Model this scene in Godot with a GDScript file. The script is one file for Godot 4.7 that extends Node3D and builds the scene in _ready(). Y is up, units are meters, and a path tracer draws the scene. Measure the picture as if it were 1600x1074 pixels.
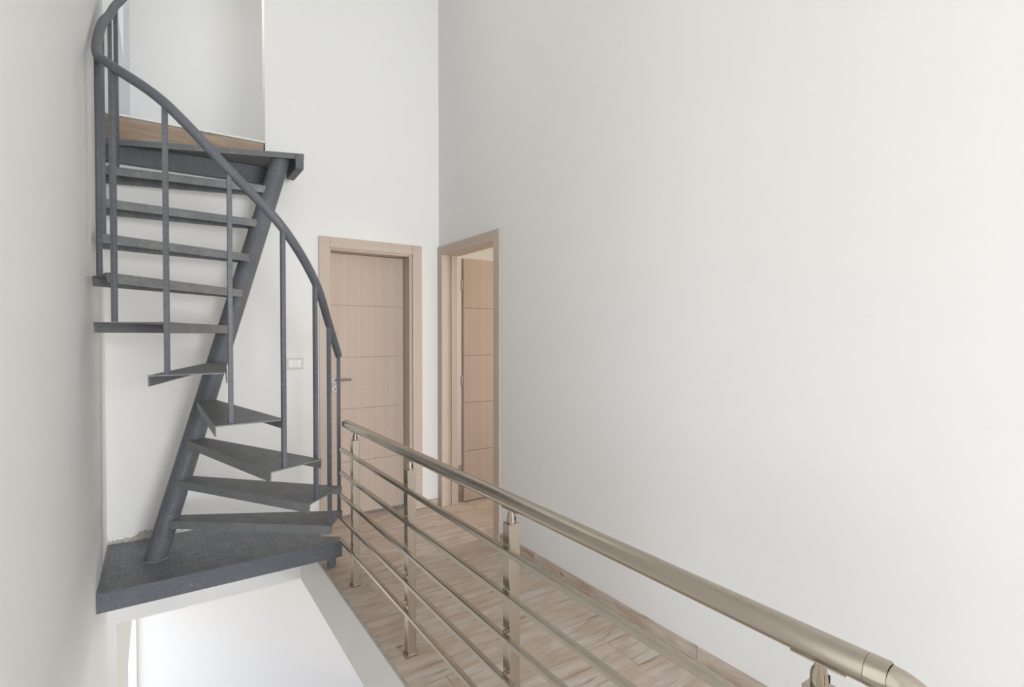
extends Node3D
# A stair landing: a dark steel winding stair in the far corner, a stainless railing along the
# stairwell, two wood-laminate doors, white walls. Units are metres, y up, landing floor at y = 0.
# The corridor runs along -z; the right wall is x = XR, the far wall z = ZB, the left wall x = XL.

const XL := -0.265
const XR := 1.962
const ZB := -3.995
const XU := -0.19
const ZF := 4.6
const WING := -0.9
const WX := -4.5
const CEIL := 5.2
const VOID_X := 0.8285
const VOID_Z0 := -3.907
const VOID_Z1 := -0.155
const SLAB := -0.30
const LOWER := -3.3

var M := {}
var rng := RandomNumberGenerator.new()


func _ready() -> void:
	rng.seed = 7
	# --- camera -----------------------------------------------------------------------------
	var cam := Camera3D.new()
	cam.name = "camera"
	add_child(cam)
	cam.fov = rad_to_deg(2.0 * atan(537.0 / 816.65))
	cam.position = Vector3(0, 1.4324, 0)
	cam.rotation = Vector3(-0.015, -0.5954, 0)
	cam.near = 0.02
	cam.far = 200.0
	cam.current = true
	# --- sky --------------------------------------------------------------------------------
	var env := Environment.new()
	env.background_mode = Environment.BG_SKY
	var sky := Sky.new()
	var sm := ProceduralSkyMaterial.new()
	sm.sky_top_color = Color(0.72, 0.82, 0.97)
	sm.sky_horizon_color = Color(0.93, 0.95, 0.98)
	sm.ground_bottom_color = Color(0.62, 0.60, 0.56)
	sm.ground_horizon_color = Color(0.85, 0.85, 0.84)
	sm.sky_energy_multiplier = 1.0
	sky.sky_material = sm
	env.sky = sky
	env.background_energy_multiplier = 3.6
	env.tonemap_mode = Environment.TONE_MAPPER_LINEAR
	env.tonemap_exposure = 1.08
	env.sdfgi_enabled = true
	env.ssao_enabled = true
	env.ssil_enabled = true
	var we := WorldEnvironment.new()
	we.name = "world"
	we.environment = env
	add_child(we)
	# --- daylight that comes in at the windows ------------------------------------------------
	# (windows behind the camera, the stairwell's lower window, the upper room and the side room)
	window_light(Vector3(WX + 0.03, 1.55, 1.9), Vector3(1, 0, 0), Vector2(3.5, 2.2), 0.85, Color(0.985, 0.995, 0.995))
	window_light(Vector3(0.95, 1.2, ZF - 0.03), Vector3(0, 0, -1), Vector2(1.6, 2.0), 7.6, Color(0.962, 0.98, 1.0))
	window_light(Vector3(-0.44, -2.1, -6.0), Vector3(1, 0, 0), Vector2(1.5, 1.8), 0.14, Color(0.97, 0.98, 1.0))
	window_light(Vector3(4.57, -1.9, -4.8), Vector3(-1, 0, 0), Vector2(2.2, 1.8), 0.9, Color(1.0, 0.95, 0.90))
	window_light(Vector3(4.57, -1.9, -1.0), Vector3(-1, 0, 0), Vector2(2.4, 1.8), 1.3, Color(0.97, 0.98, 1.0))
	window_light(Vector3(XU + 0.03, 4.2, -4.48), Vector3(1, 0, 0), Vector2(0.55, 1.5), 1.4, Color(1.0, 0.98, 0.92))
	window_light(Vector3(3.37, 3.9, -5.0), Vector3(-1, 0, 0), Vector2(1.4, 1.4), 0.30, Color(0.70, 0.80, 1.0))
	window_light(Vector3(4.57, 1.5, -2.9), Vector3(-1, 0, 0), Vector2(1.2, 1.4), 2.0, Color(1.0, 0.93, 0.85))

	make_materials()
	build_shell()
	build_floor()
	build_baseboards()
	build_doors()
	build_windows()
	build_stair()
	build_railing()
	build_switch()


func window_light(at: Vector3, towards: Vector3, size: Vector2, energy: float, tint: Color) -> void:
	var l := AreaLight3D.new()
	l.name = "window_daylight"
	add_child(l, true)
	l.position = at
	l.look_at_from_position(at, at + towards, Vector3.UP)
	l.area_size = size
	l.area_normalize_energy = false
	l.light_energy = energy
	l.light_color = tint
	l.area_range = 30.0
	l.area_attenuation = 2.0
	l.shadow_enabled = true


# =============================== helpers ======================================================
func new_st() -> SurfaceTool:
	var st := SurfaceTool.new()
	st.begin(Mesh.PRIMITIVE_TRIANGLES)
	return st


func put(called: String, st: SurfaceTool, m: Material, parent: Node, at := Vector3.ZERO, turn := 0.0, flat := true) -> MeshInstance3D:
	if flat:
		st.generate_normals()
	var o := MeshInstance3D.new()
	o.name = called
	o.mesh = st.commit()
	o.material_override = m
	o.position = at
	o.rotation.y = turn
	parent.add_child(o, true)
	return o


func structure(called: String, label: String, category: String) -> Node3D:
	var o := Node3D.new()
	o.name = called
	o.set_meta("label", label)
	o.set_meta("category", category)
	o.set_meta("kind", "structure")
	add_child(o, true)
	return o


func tri(st: SurfaceTool, a: Vector3, b: Vector3, c: Vector3, u := 0) -> void:
	var n := (c - a).cross(b - a)
	for p in [a, b, c]:
		st.set_uv(uv_of(p, n, u))
		st.add_vertex(p)


func quad(st: SurfaceTool, a: Vector3, b: Vector3, c: Vector3, d: Vector3, u := 0) -> void:
	tri(st, a, b, c, u)
	tri(st, a, c, d, u)


# texture coordinates in metres; the U axis follows the grain axis u where the face holds it
func uv_of(p: Vector3, n: Vector3, u: int) -> Vector2:
	var k := n.abs().max_axis_index()
	var axes := [0, 1, 2]
	axes.erase(k)
	if axes[1] == u:
		axes = [axes[1], axes[0]]
	return Vector2(p[axes[0]], p[axes[1]]) + uv_shift


var uv_shift := Vector2.ZERO


# a box between two corners with chamfered edges (bevel 0: a plain box)
func box(st: SurfaceTool, lo: Vector3, hi: Vector3, bevel := 0.0, u := 0, basis := Basis.IDENTITY, origin := Vector3.ZERO) -> void:
	st.set_smooth_group(-1)
	var c := (lo + hi) / 2.0
	var h := (hi - lo) / 2.0
	var P := func(sx: float, sy: float, sz: float, k: int) -> Vector3:
		var v := Vector3(sx * h.x, sy * h.y, sz * h.z)
		if bevel > 0.0:
			for i in 3:
				if i != k:
					v[i] -= signf(v[i]) * bevel
		return origin + basis * (c + v)
	for k in 3:
		var a := (k + 1) % 3
		var b := (k + 2) % 3
		for s in [-1.0, 1.0]:
			var q := []
			for w in [[-1, -1], [1, -1], [1, 1], [-1, 1]]:
				var sg := Vector3.ZERO
				sg[k] = s
				sg[a] = w[0]
				sg[b] = w[1]
				q.append(P.call(sg.x, sg.y, sg.z, k))
			if s > 0:
				quad(st, q[3], q[2], q[1], q[0], u)
			else:
				quad(st, q[0], q[1], q[2], q[3], u)
	if bevel <= 0.0:
		return
	for k in 3:  # twelve chamfers: edges along axis k
		var a := (k + 1) % 3
		var b := (k + 2) % 3
		for sa in [-1.0, 1.0]:
			for sb in [-1.0, 1.0]:
				var s0 := Vector3.ZERO
				s0[a] = sa
				s0[b] = sb
				s0[k] = -1
				var s1 := s0
				s1[k] = 1
				var q := [P.call(s0.x, s0.y, s0.z, a), P.call(s1.x, s1.y, s1.z, a), P.call(s1.x, s1.y, s1.z, b), P.call(s0.x, s0.y, s0.z, b)]
				if sa * sb < 0:
					q.reverse()
				quad(st, q[3], q[2], q[1], q[0], u)
	for sx in [-1.0, 1.0]:
		for sy in [-1.0, 1.0]:
			for sz in [-1.0, 1.0]:
				var q := [P.call(sx, sy, sz, 0), P.call(sx, sy, sz, 1), P.call(sx, sy, sz, 2)]
				if sx * sy * sz > 0:
					q.reverse()
				tri(st, q[0], q[1], q[2], u)


func box_part(called: String, lo: Vector3, hi: Vector3, m: Material, parent: Node, bevel := 0.0, u := 0) -> MeshInstance3D:
	var st := new_st()
	box(st, lo, hi, bevel, u)
	return put(called, st, m, parent)


# a round tube along points, smooth, capped; radii may vary
func tube(st: SurfaceTool, pts: Array, radius, sides := 20, cap := true) -> void:
	var n := pts.size()
	var side := Vector3.ZERO
	var rings := []
	var normals := []
	var along := 0.0
	for i in n:
		var t: Vector3 = (pts[mini(i + 1, n - 1)] - pts[maxi(i - 1, 0)]).normalized()
		if i == 0:
			side = t.cross(Vector3.UP if absf(t.y) < 0.9 else Vector3.RIGHT).normalized()
		else:
			side = (side - t * side.dot(t)).normalized()
			along += pts[i].distance_to(pts[i - 1])
		var up := t.cross(side)
		var ring := []
		var nn := []
		var r: float = radius[i] if radius is Array else radius
		for k in sides + 1:
			var a := TAU * k / sides
			var d := side * cos(a) + up * sin(a)
			nn.append(d)
			ring.append([pts[i] + d * r, Vector2(along, k * 0.15 / sides)])
		rings.append(ring)
		normals.append(nn)
	for i in n - 1:
		for k in sides:
			for w in [[i, k], [i + 1, k + 1], [i, k + 1], [i, k], [i + 1, k], [i + 1, k + 1]]:
				st.set_normal(normals[w[0]][w[1]])
				st.set_uv(rings[w[0]][w[1]][1])
				st.add_vertex(rings[w[0]][w[1]][0])
	if cap:
		for e in [0, n - 1]:
			var t: Vector3 = (pts[1] - pts[0]).normalized() * -1.0 if e == 0 else (pts[n - 1] - pts[n - 2]).normalized()
			for k in sides:
				var q := [pts[e], rings[e][k][0], rings[e][k + 1][0]] if e == 0 else [pts[e], rings[e][k + 1][0], rings[e][k][0]]
				for p in q:
					st.set_normal(t)
					st.set_uv(Vector2(p.x, p.y))
					st.add_vertex(p)


func tube_part(called: String, pts: Array, radius, m: Material, parent: Node, sides := 20) -> MeshInstance3D:
	var st := new_st()
	tube(st, pts, radius, sides)
	return put(called, st, m, parent, Vector3.ZERO, 0.0, false)


# a flat plate: polygon in x,z extruded from y0 to y1
func plate(st: SurfaceTool, poly: Array, y0: float, y1: float) -> void:
	st.set_smooth_group(-1)
	var flat := PackedVector2Array(poly)
	var idx := Geometry2D.triangulate_polygon(flat)
	for i in range(0, idx.size(), 3):
		var p := []
		for k in 3:
			p.append(flat[idx[i + k]])
		for y in [y0, y1]:
			var q := []
			for v in p:
				q.append(Vector3(v.x, y, v.y))
			var nrm: Vector3 = (q[2] - q[0]).cross(q[1] - q[0])
			if (nrm.y > 0) != (y == y1):
				q.reverse()
			tri(st, q[0], q[1], q[2])
	for i in flat.size():
		var a := flat[i]
		var b := flat[(i + 1) % flat.size()]
		quad(st, Vector3(a.x, y1, a.y), Vector3(b.x, y1, b.y), Vector3(b.x, y0, b.y), Vector3(a.x, y0, a.y))


# an upright strip between two points in x,z, of thickness t centred on the line
func strip(st: SurfaceTool, a: Vector2, b: Vector2, y0: float, y1: float, t: float) -> void:
	var d := (b - a).normalized()
	var n := Vector2(-d.y, d.x) * t / 2.0
	plate(st, [a + n, b + n, b - n, a - n], y0, y1)


func smooth_path(pts: Array, steps := 8) -> Array:
	var c := Curve3D.new()
	for i in pts.size():
		var p: Vector3 = pts[i]
		var t: Vector3 = (pts[mini(i + 1, pts.size() - 1)] - pts[maxi(i - 1, 0)]) / 6.0
		c.add_point(p, -t, t)
	var out := []
	for i in pts.size() - 1:
		for k in steps:
			out.append(c.sample(i, float(k) / steps))
	out.append(pts[-1])
	return out


# =============================== materials ====================================================
func noise(freq: float, seed_ := 1, oct := 4, type := FastNoiseLite.TYPE_SIMPLEX_SMOOTH) -> FastNoiseLite:
	var f := FastNoiseLite.new()
	f.noise_type = type
	f.frequency = freq
	f.seed = seed_
	f.fractal_octaves = oct
	return f


func mat(called: String, c: Color, rough: float, metal := 0.0) -> StandardMaterial3D:
	var m := StandardMaterial3D.new()
	m.resource_name = called
	m.albedo_color = c
	m.roughness = rough
	m.metallic = metal
	M[called] = m
	return m


func tex(img: Image) -> ImageTexture:
	return ImageTexture.create_from_image(img)


func noise_tex(f: FastNoiseLite, size: int, lo: Color, hi: Color, normal := 0.0) -> NoiseTexture2D:
	var t := NoiseTexture2D.new()
	t.width = size
	t.height = size
	t.seamless = true
	t.noise = f
	if normal > 0.0:
		t.as_normal_map = true
		t.bump_strength = normal
	else:
		var g := Gradient.new()
		g.set_color(0, lo)
		g.set_color(1, hi)
		t.color_ramp = g
	return t


func make_materials() -> void:
	# rolled white wall paint
	for w in [["paint", Color(0.928, 0.924, 0.915)], ["ceiling_paint", Color(0.94, 0.94, 0.93)]]:
		var m := mat(w[0], w[1], 0.85)
		m.metallic_specular = 0.3
		m.normal_enabled = true
		m.normal_texture = noise_tex(noise(0.03, 3, 5), 512, Color.BLACK, Color.WHITE, 3.0)
		m.normal_scale = 0.10
		m.uv1_triplanar = true
		m.uv1_world_triplanar = true
		m.uv1_scale = Vector3.ONE * 1.4
	mat("concrete", Color(0.80, 0.785, 0.76), 0.9)
	var cm: StandardMaterial3D = M.concrete
	cm.albedo_texture = noise_tex(noise(0.02, 11, 5), 256, Color(0.75, 0.75, 0.75), Color(1, 1, 1))
	cm.uv1_triplanar = true
	cm.uv1_scale = Vector3.ONE * 5.0
	# dark grey paint on steel, dusty, scuffed, with specks of plaster
	M.steel_paint = steel("steel_paint", Color(0.372, 0.386, 0.408), 0.3, 21)
	M.steel_tread = steel("steel_tread", Color(0.445, 0.455, 0.465), 1.0, 22)
	var pl := steel("steel_platform", Color(0.455, 0.475, 0.50), 1.25, 23)
	M.steel_platform = pl
	pl.heightmap_enabled = true
	pl.heightmap_texture = checker_plate()
	pl.heightmap_scale = 1.2
	pl.roughness = 0.42
	# brushed stainless steel
	for b in [["stainless", 0.27, -0.6], ["stainless_post", 0.27, 0.75], ["stainless_polished", 0.16, 0.0]]:
		var m := mat(b[0], Color(0.72, 0.685, 0.635), b[1], 1.0)
		if b[2] != 0.0:
			m.anisotropy_enabled = true
			m.anisotropy = b[2]
	mat("handle_metal", Color(0.62, 0.60, 0.58), 0.3, 1.0)
	mat("dark_hole", Color(0.05, 0.05, 0.05), 0.8)
	mat("switch_plastic", Color(0.93, 0.93, 0.91), 0.35)
	mat("switch_frame", Color(0.83, 0.81, 0.76), 0.4)
	mat("grout", Color(0.70, 0.67, 0.63), 0.9)
	mat("window_frame", Color(0.92, 0.92, 0.91), 0.4)
	var gl := mat("glass", Color(0.95, 0.97, 0.98, 0.06), 0.02)
	gl.transparency = BaseMaterial3D.TRANSPARENCY_ALPHA
	# doors: fine vertical grain laminate
	M.door_leaf = laminate("door_leaf", Color(0.755, 0.690, 0.638), 41)
	M.door_casing = laminate("door_casing", Color(0.770, 0.710, 0.660), 42)
	# wood-look porcelain floor boards
	for i in 6:
		M["plank%d" % i] = plank_material(i)
	M.threshold = plank_material(9)
	M.threshold.albedo_color = Color(0.84, 0.80, 0.76)


func steel(called: String, base: Color, dust: float, s: int) -> StandardMaterial3D:
	var n := 512
	var img := Image.create(n, n, false, Image.FORMAT_RGB8)
	var patch := noise(0.008, s, 5)
	var fine := noise(0.06, s + 100, 4)
	var scratch := noise(0.03, s + 200, 3)
	var dustc := Color(0.60, 0.585, 0.56)
	for y in n:
		for x in n:
			# fold the noise so that the picture repeats without a seam
			var fx := absf(float(x) - n / 2.0)
			var fy := absf(float(y) - n / 2.0)
			var p := patch.get_noise_2d(fx, fy) * 0.5 + 0.5
			var f := fine.get_noise_2d(fx, fy)
			var sc := scratch.get_noise_2d(fx * 0.4 + fy * 0.9, fy * 0.15)
			var d := clampf((p - 0.42) * 1.9 + f * 0.35, 0.0, 1.0) * dust * 0.55
			var c := base.lerp(dustc, d)
			c = c * (1.0 + f * 0.10)
			if dust > 0.5 and sc > 0.60:
				c = c.lerp(dustc, 0.25)
			img.set_pixel(x, y, Color(c.r, c.g, c.b))
	var r := RandomNumberGenerator.new()
	r.seed = s
	for i in int(14 + 40 * dust):  # splashes of plaster
		var px := r.randi_range(4, n - 5)
		var py := r.randi_range(4, n - 5)
		var rad := r.randf_range(0.6, 2.2)
		for dy in range(-3, 4):
			for dx in range(-3, 4):
				if Vector2(dx, dy).length() <= rad:
					img.set_pixel(px + dx, py + dy, Color(0.80, 0.80, 0.80))
	var m := mat(called, Color.WHITE, 0.52)
	m.albedo_texture = tex(img)
	m.metallic_specular = 0.45
	m.uv1_triplanar = true
	m.uv1_scale = Vector3.ONE * 1.6
	return m


# raised lozenges of a chequer plate
func checker_plate() -> ImageTexture:
	var n := 512
	var img := Image.create(n, n, false, Image.FORMAT_L8)
	var f := noise(0.02, 77, 4)
	var cells := 22
	for y in n:
		for x in n:
			var u := float(x) / n * cells
			var v := float(y) / n * cells
			var cu := fposmod(u, 1.0) - 0.5
			var cv := fposmod(v, 1.0) - 0.5
			var odd := (int(u) + int(v)) % 2 == 0
			var a := (cu + cv) * 0.7071
			var b := (cu - cv) * 0.7071
			if odd:
				var t := a
				a = b
				b = t
			var e := 1.0 - sqrt(a * a / 0.30 + b * b / 0.016)
			var h := 0.35 + clampf(e * 1.4, 0.0, 0.5) + f.get_noise_2d(absf(x - 256.0), absf(y - 256.0)) * 0.3
			img.set_pixel(x, y, Color(h, h, h))
	return tex(img)


func laminate(called: String, base: Color, s: int) -> StandardMaterial3D:
	# U runs along the grain
	var w := 256
	var h := 512
	var img := Image.create(w, h, false, Image.FORMAT_RGB8)
	var f1 := noise(0.05, s, 3)
	var f2 := noise(0.35, s + 5, 2)
	for y in h:
		for x in w:
			var fx := absf(x - w / 2.0) * 0.05
			var fy := absf(y - h / 2.0)
			var g := f1.get_noise_2d(fx * 0.6, fy) * 0.045 + f2.get_noise_2d(fx * 4.0, fy) * 0.05
			var c := base * (1.0 + g)
			img.set_pixel(x, y, Color(c.r, c.g * (1.0 + g * 0.05), c.b * (1.0 + g * 0.12)))
	var m := mat(called, Color.WHITE, 0.5)
	m.albedo_texture = tex(img)
	m.metallic_specular = 0.4
	m.uv1_scale = Vector3(1.0, 2.6, 1.0)
	return m


func plank_material(i: int) -> StandardMaterial3D:
	# one board of 1.2 x 0.2 m: streaky grey-brown oak with a few dark cracks and knots
	var w := 768
	var h := 128
	var img := Image.create(w, h, false, Image.FORMAT_RGB8)
	var s := 500 + i * 17
	var tone := noise(0.010, s, 3)
	var grain := noise(0.045, s + 1, 4)
	var fine := noise(0.22, s + 2, 3)
	var crack := noise(0.035, s + 3, 3)
	var pale := Color(0.790, 0.745, 0.700)
	var tan_ := Color(0.742, 0.670, 0.602)
	var brown := Color(0.600, 0.510, 0.440)
	var r := RandomNumberGenerator.new()
	r.seed = s
	var knots := []
	for k in r.randi_range(0, 1):
		knots.append([Vector2(r.randf_range(40, w - 40), r.randf_range(14, h - 14)), r.randf_range(2.5, 4.5)])
	for y in h:
		for x in w:
			var fx := absf(x - w / 2.0)
			var warp := tone.get_noise_2d(fx * 0.5, y * 0.8) * 16.0
			var t := tone.get_noise_2d(fx * 0.5 + 300.0, y * 1.6) * 0.5 + 0.5
			var g := grain.get_noise_2d(fx * 0.07, y * 0.7 + warp * 0.5)
			var q := fine.get_noise_2d(fx * 0.05, y + warp * 0.3)
			var c := pale.lerp(tan_, clampf((t - 0.30) * 2.6, 0.0, 1.0))
			c = c.lerp(brown, clampf((g + 0.05) * 0.7, 0.0, 0.30))
			c = c * (1.0 + q * 0.06)
			var k := crack.get_noise_2d(fx * 0.10, y * 1.6 + warp)
			if k > 0.56:
				c = c.lerp(Color(0.40, 0.34, 0.29), clampf((k - 0.56) * 5.0, 0.0, 0.6))
			for kn in knots:
				var d: float = ((Vector2(x, y) - kn[0]) / Vector2(1.7, 1.0)).length() / float(kn[1])
				if d < 2.6:
					var ring := 0.5 + 0.5 * sin(d * 7.0)
					c = c.lerp(Color(0.42, 0.34, 0.28), clampf(1.3 - d * 0.5, 0.0, 0.75) * (0.45 + 0.4 * ring))
			img.set_pixel(x, y, c)
	var m := mat("plank%d" % i, Color.WHITE, 0.42)
	m.albedo_texture = tex(img)
	m.metallic_specular = 0.4
	m.uv1_scale = Vector3(1.0 / 1.2, 1.0 / 0.2, 1.0)
	return m


# =============================== the setting ==================================================
func wall(called: String, label: String, boxes: Array, m: Material, category := "wall") -> MeshInstance3D:
	var st := new_st()
	for b in boxes:
		box(st, b[0], b[1])
	var o := put(called, st, m, self)
	o.set_meta("label", label)
	o.set_meta("category", category)
	o.set_meta("kind", "structure")
	return o


func V(x: float, y: float, z: float) -> Vector3:
	return Vector3(x, y, z)


func build_shell() -> void:
	var t := 0.2
	# left wall, down into the stairwell; it ends where the landing widens into an open wing behind the camera
	wall("wall_left", "white painted wall beside the winding steel stair and the stairwell", [
		[V(XL - t, LOWER, VOID_Z0), V(XL, CEIL, WING)],
		[V(XL - t, LOWER, WING), V(XL, SLAB, ZF + t)],
		[V(XL - t, -0.29, ZB - 0.1), V(XL, CEIL, VOID_Z0)],
	], M.paint)
	# right wall with the doorway of the second door
	wall("wall_right", "long white painted wall to the right of the open doorway", [
		[V(XR, 2.15, -3.94), V(XR + 0.15, CEIL, -3.09)],
		[V(XR, 0, -3.09), V(XR + 0.15, CEIL, ZF + t)],
		[V(XR, 0, ZB - 0.1), V(XR + 0.15, 2.15, -3.94)], [V(XR, 2.15, ZB - 0.1), V(XR + 0.15, CEIL, -3.94)],
	], M.paint)
	# far wall: doorway of the closed door, and the high opening at the head of the stair
	wall("wall_back", "white painted wall behind the steel stair, holding the closed door", [
		[V(XL, 0, ZB - 0.1), V(1.03, 2.50, ZB)],
		[V(1.03, 2.13, ZB - 0.1), V(1.75, 2.50, ZB)],
		[V(1.75, 0, ZB - 0.1), V(XR, 2.50, ZB)],
		[V(0.630, 2.50, ZB - 0.1), V(XR, CEIL, ZB)],
		[V(XL, 4.90, ZB - 0.1), V(0.630, CEIL, ZB)],
		[V(XL, 2.50, ZB - 0.1), V(0.630, 2.60, ZB)],
	], M.paint)
	var st := new_st()
	var nz := noise(9.0, 15, 4)
	for row in 2:
		var x := XL + 0.004
		while x < 0.12:
			var h0 := 0.020 + 0.022 * nz.get_noise_1d(x * 5.0) + (0.022 if x > -0.12 and x < 0.08 else 0.0)
			var h1 := 0.020 + 0.022 * nz.get_noise_1d((x + 0.01) * 5.0) + (0.022 if x + 0.01 > -0.12 and x + 0.01 < 0.08 else 0.0)
			var d0 := 0.006 + 0.005 * nz.get_noise_1d(x * 3.0 + 40.0)
			var d1 := 0.006 + 0.005 * nz.get_noise_1d((x + 0.01) * 3.0 + 40.0)
			if row == 0:
				quad(st, V(x, 0.161 + maxf(h0, 0.004), ZB + 0.0008), V(x + 0.01, 0.161 + maxf(h1, 0.004), ZB + 0.0008), V(x + 0.01, 0.161 + h1 * 0.4, ZB + d1 * 0.7), V(x, 0.161 + h0 * 0.4, ZB + d0 * 0.7))
			else:
				quad(st, V(x, 0.161 + h0 * 0.4, ZB + d0 * 0.7), V(x + 0.01, 0.161 + h1 * 0.4, ZB + d1 * 0.7), V(x + 0.01, 0.1605, ZB + d1 * 2.2), V(x, 0.1605, ZB + d0 * 2.2))
			x += 0.01
	put("cement_smear", st, M.concrete, get_node("wall_back"))
	wall("wall_front", "white painted end wall of the landing with a balcony door", [
		[V(WX, LOWER, ZF), V(0.15, CEIL, ZF + t)], [V(1.75, LOWER, ZF), V(4.8, CEIL, ZF + t)],
		[V(0.15, LOWER, ZF), V(1.75, 0.2, ZF + t)], [V(0.15, 2.2, ZF), V(1.75, CEIL, ZF + t)],
	], M.paint)
	wall("ceiling", "white painted ceiling high above the landing", [[V(WX - t, CEIL, -6.1), V(4.8, CEIL + t, ZF + t)]], M.ceiling_paint, "ceiling")
	wall("wall_wing_back", "white painted back wall of the open wing beside the landing", [[V(WX, SLAB, WING - t), V(XL - t, CEIL, WING)]], M.paint)
	wall("wall_wing_left", "white painted far wall of the open wing with a large window", [
		[V(WX - t, SLAB, WING - t), V(WX, CEIL, 0.1)], [V(WX - t, SLAB, 3.7), V(WX, CEIL, ZF + t)],
		[V(WX - t, SLAB, 0.1), V(WX, 0.4, 3.7)], [V(WX - t, 2.7, 0.1), V(WX, CEIL, 3.7)],
	], M.paint)
	# upper room behind the high opening
	wall("wall_upper_back", "white painted wall of the upper room seen through the high opening", [[V(XL - t, 2.5, -6.1), V(3.6, CEIL, -5.9)]], M.paint)
	wall("wall_upper_left", "white painted left wall of the upper room with a small window", [
		[V(XL - t, 2.5, -5.9), V(XU, CEIL, -4.76)], [V(XL - t, 2.5, -4.2), V(XU, CEIL, ZB - 0.1)],
		[V(XL - t, 2.5, -4.76), V(XU, 3.45, -4.2)], [V(XL - t, 5.0, -4.76), V(XU, CEIL, -4.2)],
	], M.paint)
	wall("wall_upper_right", "white painted right wall of the upper room with a window", [
		[V(3.4, 2.5, -5.9), V(3.6, CEIL, -5.7)], [V(3.4, 2.5, -4.3), V(3.6, CEIL, ZB - 0.1)],
		[V(3.4, 2.5, -5.7), V(3.6, 3.2, -4.3)], [V(3.4, 4.6, -5.7), V(3.6, CEIL, -4.3)],
		[V(XR + 0.15, 2.5, ZB - 0.1), V(3.6, CEIL, ZB)],
	], M.paint)
	wall("floor_upper", "floor slab of the upper room", [[V(XL - t, 2.50, -6.1), V(3.6, 2.772, ZB - 0.1)]], M.concrete, "floor")
	# side room behind the open door, and the room behind the closed one
	wall("wall_side_back", "white painted wall of the rooms behind the two doors", [[V(XL - t, SLAB, -5.3), V(4.8, 2.5, -5.1)], [V(2.0, 0, -5.1), V(2.1, 2.5, ZB - 0.1)]], M.paint)
	wall("wall_side_right", "white painted end wall of the side room with a window", [
		[V(4.6, 0, -5.1), V(4.8, 2.7, -3.5)], [V(4.6, 0, -2.3), V(4.8, 2.7, -1.4)], [V(4.6, 0, -3.5), V(4.8, 0.8, -2.3)], [V(4.6, 2.2, -3.5), V(4.8, 2.7, -2.3)],
	], M.paint)
	wall("wall_side_front", "white painted near wall of the side room", [[V(XR + 0.15, 0, -1.6), V(4.6, 2.7, -1.4)]], M.paint)
	wall("ceiling_side", "white ceiling of the side room behind the open door", [[V(XR + 0.15, 2.5, ZB), V(4.8, 2.7, -1.4)], [V(XL - t, 2.45, -5.3), V(XR + 0.15, 2.5, ZB - 0.1)], [V(XR + 0.15, 2.45, -5.3), V(4.8, 2.5, ZB)]], M.ceiling_paint, "ceiling")
	# lower storey, seen down the stairwell
	wall("wall_lower_left", "white painted wall of the lower storey with a tall opening", [
		[V(-0.52, LOWER, -5.15), V(-0.22, SLAB, VOID_Z0)], [V(-0.52, LOWER, -7.1), V(-0.22, SLAB, -6.86)], [V(-0.52, -1.2, -6.86), V(-0.22, SLAB, -5.15)],
	], M.paint)
	wall("wall_lower_back", "white painted wall of the lower storey seen down the stairwell", [[V(-0.52, LOWER, -7.1), V(4.8, SLAB, -6.9)]], M.paint)
	wall("wall_lower_right", "white painted right wall of the lower storey with a window", [
		[V(4.6, LOWER, -6.9), V(4.8, SLAB, -6.0)], [V(4.6, LOWER, -3.6), V(4.8, SLAB, -2.2)], [V(4.6, LOWER, 0.2), V(4.8, SLAB, ZF)], [V(4.6, LOWER, -2.2), V(4.8, -2.8, 0.2)], [V(4.6, -1.0, -2.2), V(4.8, SLAB, 0.2)], [V(4.6, LOWER, -6.0), V(4.8, -2.8, -3.6)], [V(4.6, -1.0, -6.0), V(4.8, SLAB, -3.6)],
	], M.paint)
	wall("floor_lower", "pale floor of the lower storey", [[V(-0.6, LOWER - 0.2, -7.1), V(4.8, LOWER, ZF + t)]], M.grout, "floor")
	# timber-clad sill at the head of the stair
	var o := structure("trim_1", "brown wood-look sill board under the high opening at the stair head", "sill")
	uv_shift = Vector2(0.3, 0.0)
	box_part("sill_board", V(XL + 0.002, 2.602, ZB - 0.1), V(0.622, 2.772, ZB - 0.004), M.threshold, o, 0.003, 0)
	uv_shift = Vector2.ZERO
	box_part("sill_top", V(XL + 0.002, 2.773, ZB - 0.13), V(0.628, 2.786, ZB + 0.002), M.paint, o, 0.002, 0)


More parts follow.
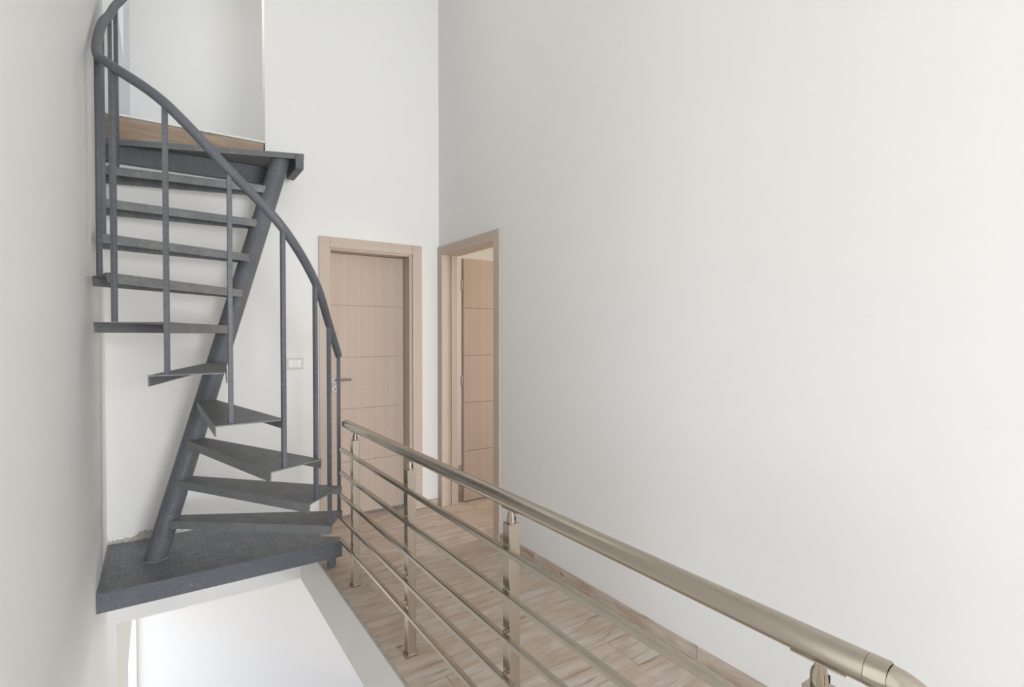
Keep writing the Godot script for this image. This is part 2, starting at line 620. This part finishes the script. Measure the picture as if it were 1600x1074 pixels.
func build_floor() -> void:
	var f := structure("floor", "grey-brown wood-look porcelain plank floor of the landing", "floor")
	# slab with the stairwell left open
	var st := new_st()
	box(st, V(VOID_X, SLAB, -5.3), V(4.8, -0.012, ZF))
	box(st, V(XL - 0.2, SLAB, -7.1), V(VOID_X, -0.012, VOID_Z0))
	box(st, V(XL, SLAB, VOID_Z1), V(VOID_X, -0.012, ZF))
	box(st, V(WX, SLAB, WING), V(XL, -0.012, ZF))
	box(st, V(VOID_X, SLAB, -7.1), V(4.8, -0.3 + 0.05, -5.3))
	put("slab", st, M.paint, f)
	st = new_st()
	box(st, V(VOID_X + 0.004, -0.012, -5.1), V(4.6, -0.0025, ZF))
	box(st, V(XL, -0.012, -5.1), V(VOID_X + 0.004, -0.0025, VOID_Z0 - 0.004))
	box(st, V(XL, -0.012, VOID_Z1), V(VOID_X + 0.004, -0.0025, ZF))
	box(st, V(WX, -0.012, WING), V(XL, -0.0025, ZF))
	put("grout_bed", st, M.grout, f)
	# planks of 1.2 x 0.2 m laid across the corridor, joints at z = -1.355 - 0.2 k
	var gap := 0.0016
	var zj := -1.355 + 0.2 * 14
	var row := 0
	while zj > -4.7:
		var z1 := zj
		var z0 := zj - 0.2
		var start: float = 1.72 - 1.2 * 4 + [0.0, 0.47, 0.83, 0.28, 0.66][((row - 15) % 5 + 5) % 5]
		var x := start
		var k := 0
		while x < 4.6:
			var a := maxf(x, VOID_X + 0.006 if z0 > VOID_Z0 - 0.1 and z1 < VOID_Z1 else XL)
			var b := minf(x + 1.2, 4.6)
			if z0 >= VOID_Z1:
				a = maxf(x, XL)
			# the part that shows: the landing and the near half of the side room
			var vis := b > a + 0.02 and a < (3.4 if z1 < -2.2 and z0 > -4.6 else XR) and not (z1 < ZB - 0.2 and a < XR - 0.2)
			if vis:
				var lo := V(a + gap, -0.0026, maxf(z0, -4.7) + gap)
				var hi := V(b - gap, 0.0, z1 - gap)
				uv_shift = Vector2(-x + rng.randf() * 0.4, -z0)
				box_part("plank", lo, hi, M["plank%d" % rng.randi_range(0, 5)], f, 0.0006, 0)
			x += 1.2
			k += 1
		zj -= 0.2
		row += 1
	uv_shift = Vector2.ZERO
	# ragged smear of cement along the stairwell edge
	st = new_st()
	st.set_smooth_group(-1)
	var n := noise(3.0, 5, 3)
	var z := VOID_Z0
	while z < VOID_Z1 - 0.02:
		var w0 := 0.008 + 0.014 * n.get_noise_1d(z * 16.0)
		var w1 := 0.008 + 0.014 * n.get_noise_1d((z + 0.02) * 16.0)
		quad(st, V(VOID_X + 0.0005, 0.0014, z), V(VOID_X + 0.0005, 0.0014, z + 0.02), V(VOID_X + maxf(w1, 0.004), 0.0004, z + 0.02), V(VOID_X + maxf(w0, 0.004), 0.0004, z))
		quad(st, V(VOID_X + 0.0005, -0.012, z), V(VOID_X + 0.0005, -0.012, z + 0.02), V(VOID_X + 0.0005, 0.0014, z + 0.02), V(VOID_X + 0.0005, 0.0014, z))
		z += 0.02
	put("cement_smear", st, M.concrete, f)


func build_baseboards() -> void:
	var b := structure("baseboard_right", "low wood-look tile skirting along the long white wall", "skirting")
	var z := -3.034
	var stops := [-3.034]
	for k in range(3, -12, -1):
		var s := -1.834 - 0.4 * k
		if s > -3.03 and s < ZF:
			stops.append(s)
	stops.append(ZF)
	for i in stops.size() - 1:
		uv_shift = Vector2(rng.randf() * 0.6, rng.randf_range(0.0, 0.12))
		box_part("skirting_tile", V(XR - 0.009, 0.001, stops[i] + 0.001), V(XR, 0.061, stops[i + 1] - 0.001), M["plank%d" % (i % 6)], b, 0.001, 2)
	var c := structure("baseboard_back", "short wood-look tile skirting between the two doors", "skirting")
	box_part("skirting_tile", V(1.804, 0.001, ZB), V(XR - 0.016, 0.061, ZB + 0.009), M.plank2, c, 0.001, 0)
	uv_shift = Vector2.ZERO


func build_doors() -> void:
	var leafm: Material = M.door_leaf
	var cas: Material = M.door_casing
	# ---- door_1, closed, in the far wall
	var d := structure("door_1", "closed wood-laminate door in the far wall beside the stair", "door")
	var zf := ZB + 0.014
	box_part("casing", V(0.983, 0.001, ZB), V(1.062, 2.168, zf), cas, d, 0.003, 1)
	box_part("casing", V(1.722, 0.001, ZB), V(1.803, 2.168, zf), cas, d, 0.003, 1)
	box_part("casing_head", V(1.0625, 2.088, ZB), V(1.7215, 2.168, zf), cas, d, 0.003, 0)
	box_part("lining", V(1.030, 0.001, ZB - 0.16), V(1.072, 2.128, ZB - 0.001), cas, d, 0.002, 1)
	box_part("lining", V(1.697, 0.001, ZB - 0.16), V(1.750, 2.128, ZB - 0.001), cas, d, 0.002, 1)
	box_part("lining_head", V(1.0725, 2.074, ZB - 0.16), V(1.6965, 2.130, ZB - 0.001), cas, d, 0.002, 0)
	var leaf := door_leaf(d, V(1.076, 0.022, ZB - 0.16), V(1.693, 2.070, ZB - 0.12), leafm, 2, 1.0)
	door_handle(leaf, V(1.128, 1.088, ZB - 0.12))
	# ---- door_2, open, in the right wall
	d = structure("door_2", "doorway in the right wall with its wood-laminate door standing open", "door")
	var xf := XR - 0.014
	box_part("casing", V(xf, 0.001, ZB + 0.0005), V(XR, 2.174, -3.915), cas, d, 0.003, 1)
	box_part("casing", V(xf, 0.001, -3.113), V(XR, 2.174, -3.034), cas, d, 0.003, 1)
	box_part("casing_head", V(xf, 2.097, -3.9145), V(XR, 2.174, -3.1135), cas, d, 0.003, 2)
	box_part("lining", V(XR + 0.001, 0.001, -3.94), V(XR + 0.13, 2.15, -3.921), cas, d, 0.002, 1)
	box_part("lining", V(XR + 0.075, 0.001, -3.921), V(XR + 0.13, 2.15, -3.909), cas, d, 0.002, 1)
	box_part("lining", V(XR + 0.001, 0.001, -3.107), V(XR + 0.15, 2.15, -3.09), cas, d, 0.002, 1)
	box_part("lining_head", V(XR + 0.001, 2.103, -3.9085), V(XR + 0.15, 2.15, -3.1075), cas, d, 0.002, 2)
	leaf = door_leaf(d, V(2.160, 0.012, -3.965), V(2.920, 2.092, -3.925), leafm, 2, 1.0)
	for y in [0.25, 1.05, 1.86]:
		tube_part("hinge", [V(2.135, y - 0.04, -3.915), V(2.135, y + 0.04, -3.915)], 0.008, M.handle_metal, leaf, 12)


# a leaf of five laminate panels parted by thin grooves, on a core
func door_leaf(parent: Node3D, lo: Vector3, hi: Vector3, m: Material, _axis: int, _s: float) -> Node3D:
	var leaf := Node3D.new()
	leaf.name = "leaf"
	parent.add_child(leaf, true)
	box_part("core", lo, V(hi.x, hi.y, hi.z - 0.007), m, leaf, 0.0, 1)
	var cuts := [lo.y, 0.440, 0.857, 1.262, 1.668, hi.y]
	for i in 5:
		uv_shift = Vector2(i * 0.0, 0.0)
		box_part("panel", V(lo.x, cuts[i] + (0.003 if i > 0 else 0.0), hi.z - 0.0069), V(hi.x, cuts[i + 1] - (0.003 if i < 4 else 0.0), hi.z), m, leaf, 0.0008, 1)
	uv_shift = Vector2.ZERO
	return leaf


func door_handle(leaf: Node3D, at: Vector3) -> void:
	var st := new_st()
	tube(st, [at, at + V(0, 0, 0.008)], 0.024, 24)
	tube(st, [at + V(0, 0, 0.008), at + V(0, 0, 0.048)], 0.009, 14)
	tube(st, smooth_path([at + V(-0.004, 0, 0.044), at + V(0.02, 0.001, 0.05), at + V(0.07, 0.003, 0.05), at + V(0.115, 0.003, 0.048)], 5), 0.009, 14)
	put("lever_handle", st, M.handle_metal, leaf, Vector3.ZERO, 0.0, false)
	st = new_st()
	var k := at + V(0.0, -0.07, 0)
	tube(st, [k, k + V(0, 0, 0.008)], 0.024, 24)
	put("keyhole_rose", st, M.handle_metal, leaf, Vector3.ZERO, 0.0, false)
	box_part("keyhole", k + V(-0.003, -0.009, 0.008), k + V(0.003, 0.008, 0.0088), M.dark_hole, leaf)


# windows that let the daylight in: frame and pane set in the openings
func build_windows() -> void:
	var list := [
		["window_1", "large white framed window in the far wall of the open wing", V(WX - 0.12, 0.4, 0.1), V(WX - 0.06, 2.7, 3.7), 0],
		["window_2", "white framed balcony door in the end wall", V(0.15, 0.2, ZF + 0.08), V(1.75, 2.2, ZF + 0.14), 2],
		["window_4", "white framed tall open casement of the lower storey below the stair platform", V(-0.50, LOWER, -6.86), V(-0.45, -1.2, -5.15), 0],
		["window_5", "white framed window in the lower storey's right wall", V(4.67, -2.8, -6.0), V(4.73, -1.0, -3.6), 0],
		["window_3", "white framed second window in the lower storey's right wall", V(4.67, -2.8, -2.2), V(4.73, -1.0, 0.2), 0],
		["window_6", "small high window of the upper room seen past the stair rail", V(XU - 0.12, 3.45, -4.76), V(XU - 0.06, 5.0, -4.2), 0],
		["window_7", "white framed window in the upper room's right wall", V(3.47, 3.2, -5.7), V(3.53, 4.6, -4.3), 0],
		["window_8", "white framed window of the side room", V(4.67, 0.8, -3.5), V(4.73, 2.2, -2.3), 0],
	]
	for w in list:
		var o := structure(w[0], w[1], "window")
		var lo: Vector3 = w[2]
		var hi: Vector3 = w[3]
		var a: int = 2 if w[4] == 0 else 0  # horizontal axis in the plane of the window
		var f := 0.045
		var st := new_st()
		var p := hi
		p.y = lo.y + f
		box(st, lo, p, 0.004)
		p = lo
		p.y = hi.y - f
		box(st, p, hi, 0.004)
		var q := hi
		q[a] = lo[a] + f
		box(st, lo + V(0, f, 0), q - V(0, f, 0), 0.004)
		q = lo
		q[a] = hi[a] - f
		box(st, q + V(0, f, 0), hi - V(0, f, 0), 0.004)
		put("frame", st, M.window_frame, o)
		if w[0] == "window_4":
			continue  # stands open
		var g0 := lo + V(0, f, 0)
		var g1 := hi - V(0, f, 0)
		g0[a] += f
		g1[a] -= f
		var t: int = w[4]
		var mid := (lo[t] + hi[t]) / 2.0
		g0[t] = mid - 0.003
		g1[t] = mid + 0.003
		box_part("pane", g0, g1, M.glass, o)


# =============================== the steel stair ==============================================
const RISE := 0.222
const BASE_Y := 0.16


func pole_at(y: float) -> Vector3:
	return V(-0.022, 0.16, -3.586).lerp(V(0.663, 2.552, -3.666), (y - 0.16) / (2.552 - 0.16))


func build_stair() -> void:
	var s := Node3D.new()
	s.name = "winding_staircase"
	s.set_meta("label", "dark grey painted steel winding stair with leaning pole and curved handrail")
	s.set_meta("category", "staircase")
	add_child(s, true)
	# ---- bottom platform of chequer plate with turned-down edges
	var st := new_st()
	var poly := [Vector2(XL + 0.003, -3.255), Vector2(0.934, -3.262), Vector2(0.945, -3.335), Vector2(0.860, -3.40), Vector2(0.80, -3.60), Vector2(0.80, ZB + 0.003), Vector2(XL + 0.003, ZB + 0.003)]
	plate(st, poly, BASE_Y - 0.006, BASE_Y)
	put("bottom_platform", st, M.steel_platform, s)
	st = new_st()
	strip(st, Vector2(XL + 0.003, -3.257), Vector2(0.936, -3.264), 0.062, BASE_Y - 0.0005, 0.006)
	strip(st, Vector2(0.934, -3.262), Vector2(0.943, -3.335), 0.062, BASE_Y - 0.0065, 0.006)
	strip(st, Vector2(0.80, -3.60), Vector2(0.80, ZB + 0.003), 0.062, BASE_Y - 0.0065, 0.006)
	put("platform_apron", st, M.steel_paint, s)
	box_part("foot", V(0.858, 0.0005, -3.316), V(0.902, 0.154, -3.272), M.steel_paint, s, 0.004, 1)
	# ---- leaning pole
	tube_part("pole", [pole_at(0.155), pole_at(2.575)], 0.056, M.steel_paint, s, 40)
	st = new_st()
	var c := pole_at(0.16)
	var ring := []
	for k in 37:
		var a := TAU * k / 36.0
		ring.append(V(c.x + cos(a) * 0.061, 0.164 + 0.004 * sin(k * 2.3), c.z + sin(a) * 0.058))
	tube(st, ring, 0.007, 8, false)
	put("weld_bead", st, M.steel_tread, s, Vector3.ZERO, 0.0, false)
	# ---- treads: outer front and outer rear corners in x, z
	var corners := [
		[Vector2(0.910, -3.158), Vector2(0.785, -2.936)], [Vector2(0.832, -2.895), Vector2(0.611, -2.676)],
		[Vector2(0.662, -2.643), Vector2(0.409, -2.517)], [Vector2(0.482, -2.567), Vector2(0.197, -2.544)],
		[Vector2(0.251, -2.600), Vector2(-0.036, -2.600)], [Vector2(0.024, -2.720), Vector2(-0.235, -2.930)],
		[Vector2(-0.185, -2.933), Vector2(-0.258, -3.181)], [Vector2(-0.245, -3.255), Vector2(-0.258, -3.500)],
		[Vector2(-0.242, -3.505), Vector2(-0.258, -3.740)], [Vector2(-0.242, -3.690), Vector2(-0.258, -3.930)],
	]
	for i in 10:
		var y := BASE_Y + RISE * (i + 1)
		tread(s, y, corners[i][0], corners[i][1])
	# ---- top platform against the sill
	var yt := BASE_Y + RISE * 11
	st = new_st()
	var f0 := Vector2(XL + 0.004, -3.925)
	var f1 := Vector2(0.788, -3.550)
	plate(st, [f0, f1, Vector2(0.788, ZB + 0.002), Vector2(XL + 0.004, ZB + 0.002)], yt - 0.006, yt)
	strip(st, f0, f1, yt - 0.036, yt - 0.0005, 0.006)
	put("top_platform", st, M.steel_tread, s)
	box_part("end_beam", V(0.738, yt - 0.100, -3.845), V(0.788, yt - 0.0065, -3.556), M.steel_paint, s, 0.003, 2)
	box_part("wall_beam", V(XL + 0.004, yt - 0.125, ZB + 0.002), V(0.66, yt - 0.0065, ZB + 0.045), M.steel_paint, s, 0.003, 0)
	# ---- balusters and rail: foot x,z ; foot y ; rail centre height
	var b := [
		[V(0.893, 0.382, -3.169), 1.315], [V(0.783, 0.382, -2.964), 1.499], [V(0.655, 0.604, -2.731), 1.705], [V(0.474, 0.826, -2.562), 1.924],
		[V(0.262, 1.048, -2.580), 2.152], [V(0.031, 1.270, -2.620), 2.400], [V(-0.154, 1.492, -2.830), 2.589], [V(-0.222, 1.714, -3.090), 2.744],
		[V(-0.227, 1.936, -3.420), 3.023], [V(-0.207, 2.158, -3.660), 3.204], [V(-0.190, 2.380, -3.860), 3.365],
	]
	var rail := []
	for i in b.size():
		var foot: Vector3 = b[i][0]
		var top: float = b[i][1] - (0.012 if i > 0 else 0.0)
		var out := Vector2(foot.x, foot.z) - Vector2(pole_at(foot.y).x, pole_at(foot.y).z)
		st = new_st()
		var h := 0.0095
		box(st, V(-h, foot.y + 0.0005, -h), V(h, top, h), 0.0015, 1)
		put("baluster", st, M.steel_paint, s, V(foot.x, 0, foot.z), -out.angle())
		rail.append(V(foot.x, b[i][1], foot.z))
	rail.append(V(-0.155, 3.55, -4.08))
	rail.append(V(-0.130, 3.80, -4.35))
	var path := smooth_path(rail, 10)
	tube_part("handrail", path, 0.0205, M.steel_paint, s, 24)


# a wedge-shaped tread: plate with the front and rear edges turned down
func tread(parent: Node3D, y: float, fo: Vector2, ro: Vector2) -> void:
	var p3 := pole_at(y)
	var p := Vector2(p3.x, p3.z)
	var df := (fo - p).normalized()
	var dr := (ro - p).normalized()
	var mid := (df + dr).normalized()
	var side := Vector2(-mid.y, mid.x)
	if side.dot(fo - ro) < 0:
		side = -side
	var fi := p + mid * 0.035 + side * 0.050
	var ri := p + mid * 0.035 - side * 0.050
	var st := new_st()
	plate(st, [fi, fo, ro, ri], y - 0.005, y)
	for e in [[fi, fo], [ri, ro]]:
		var d: Vector2 = (e[1] - e[0]).normalized()
		var n := Vector2(-d.y, d.x)
		if n.dot(mid * 0.5 + p - e[0]) < 0:
			n = -n
		var a: Vector2 = e[0] + n * 0.0025
		var b: Vector2 = e[1] + n * 0.0025
		# flange with its outer lower corner clipped
		var q := [V(a.x, y - 0.0045, a.y), V(b.x, y - 0.0045, b.y), V(b.x - d.x * 0.004, y - 0.046, b.y - d.y * 0.004), V(a.x, y - 0.046, a.y)]
		var off := V(n.x, 0, n.y) * 0.0025
		quad(st, q[0] + off, q[1] + off, q[2] + off, q[3] + off)
		quad(st, q[3] - off, q[2] - off, q[1] - off, q[0] - off)
		for i in 4:
			var j := (i + 1) % 4
			quad(st, q[i] - off, q[j] - off, q[j] + off, q[i] + off)
	put("tread", st, M.steel_tread, parent)


# =============================== the stainless railing =======================================
func build_railing() -> void:
	var r := Node3D.new()
	r.name = "stair_railing"
	r.set_meta("label", "brushed stainless railing with five bars guarding the stairwell edge")
	r.set_meta("category", "railing")
	add_child(r, true)
	var x := 0.927
	var y := 0.905
	tube_part("handrail", [V(x, y, -3.150), V(x, y, -3.143), V(x, y, -2.0), V(x, y, -0.362)], [0.019, 0.0245, 0.0245, 0.0245], M.stainless, r, 48)
	tube_part("collar", [V(x, y, -0.361), V(x, y, -0.335), V(x, y, -0.331)], [0.0252, 0.0252, 0.0225], M.stainless_polished, r, 48)
	var pts := []
	for k in 13:
		var a := PI / 2 * k / 12.0
		pts.append(V(x, y - 0.07 * (1.0 - cos(a)), -0.331 + 0.07 * sin(a)))
	pts.append(V(x, y - 0.20, -0.261))
	tube_part("elbow", pts, 0.0215, M.stainless, r, 40)
	for z in [-2.968, -2.182, -1.372, -0.436]:
		var st := new_st()
		box(st, V(-0.02, 0.004, -0.02), V(0.02, 0.838, 0.02), 0.002, 1)
		var post := put("post", st, M.stainless_post, r, V(x, 0, z))
		box_part("base_cap", V(-0.0255, 0.0005, -0.0255), V(0.0255, 0.012, 0.0255), M.stainless_polished, post, 0.002)
		tube_part("rail_knuckle", [V(0, 0.836, 0), V(0, 0.839, 0), V(0, 0.846, 0), V(0, 0.858, 0), V(0, 0.866, 0), V(0, 0.870, 0), V(0, 0.878, 0)], [0.012, 0.0135, 0.0145, 0.014, 0.0115, 0.008, 0.008], M.stainless_polished, post, 24)
		box_part("set_screw", V(0.002, 0.845, 0.0125), V(0.008, 0.859, 0.0145), M.dark_hole, post, 0.0008)
		box_part("saddle", V(-0.010, 0.877, -0.045), V(0.010, 0.8815, 0.045), M.stainless_polished, post, 0.001)
	for by in [0.767, 0.629, 0.494, 0.362, 0.228]:
		var st := new_st()
		box(st, V(0.873, by - 0.010, -3.09), V(0.893, by + 0.010, -0.30), 0.003, 2)
		var bar := put("bar", st, M.stainless, r)
		for z in [-2.968, -2.182, -1.372, -0.436]:
			tube_part("standoff", [V(0.8915, by, z), V(0.9085, by, z)], 0.006, M.stainless_polished, bar, 12)


func build_switch() -> void:
	var o := Node3D.new()
	o.name = "light_switch"
	o.set_meta("label", "small rectangular white light switch on the wall left of the closed door")
	o.set_meta("category", "switch")
	add_child(o, true)
	o.position = V(0.814, 1.231, ZB)
	box_part("frame", V(-0.059, -0.040, 0.0), V(0.059, 0.040, 0.008), M.switch_frame, o, 0.003)
	box_part("plate", V(-0.043, -0.026, 0.008), V(0.043, 0.026, 0.0095), M.switch_plastic, o, 0.0006)
	for k in 3:
		box_part("rocker", V(-0.034 + 0.023 * k, -0.022, 0.0095), V(-0.0125 + 0.023 * k, 0.022, 0.0125), M.switch_plastic, o, 0.001)
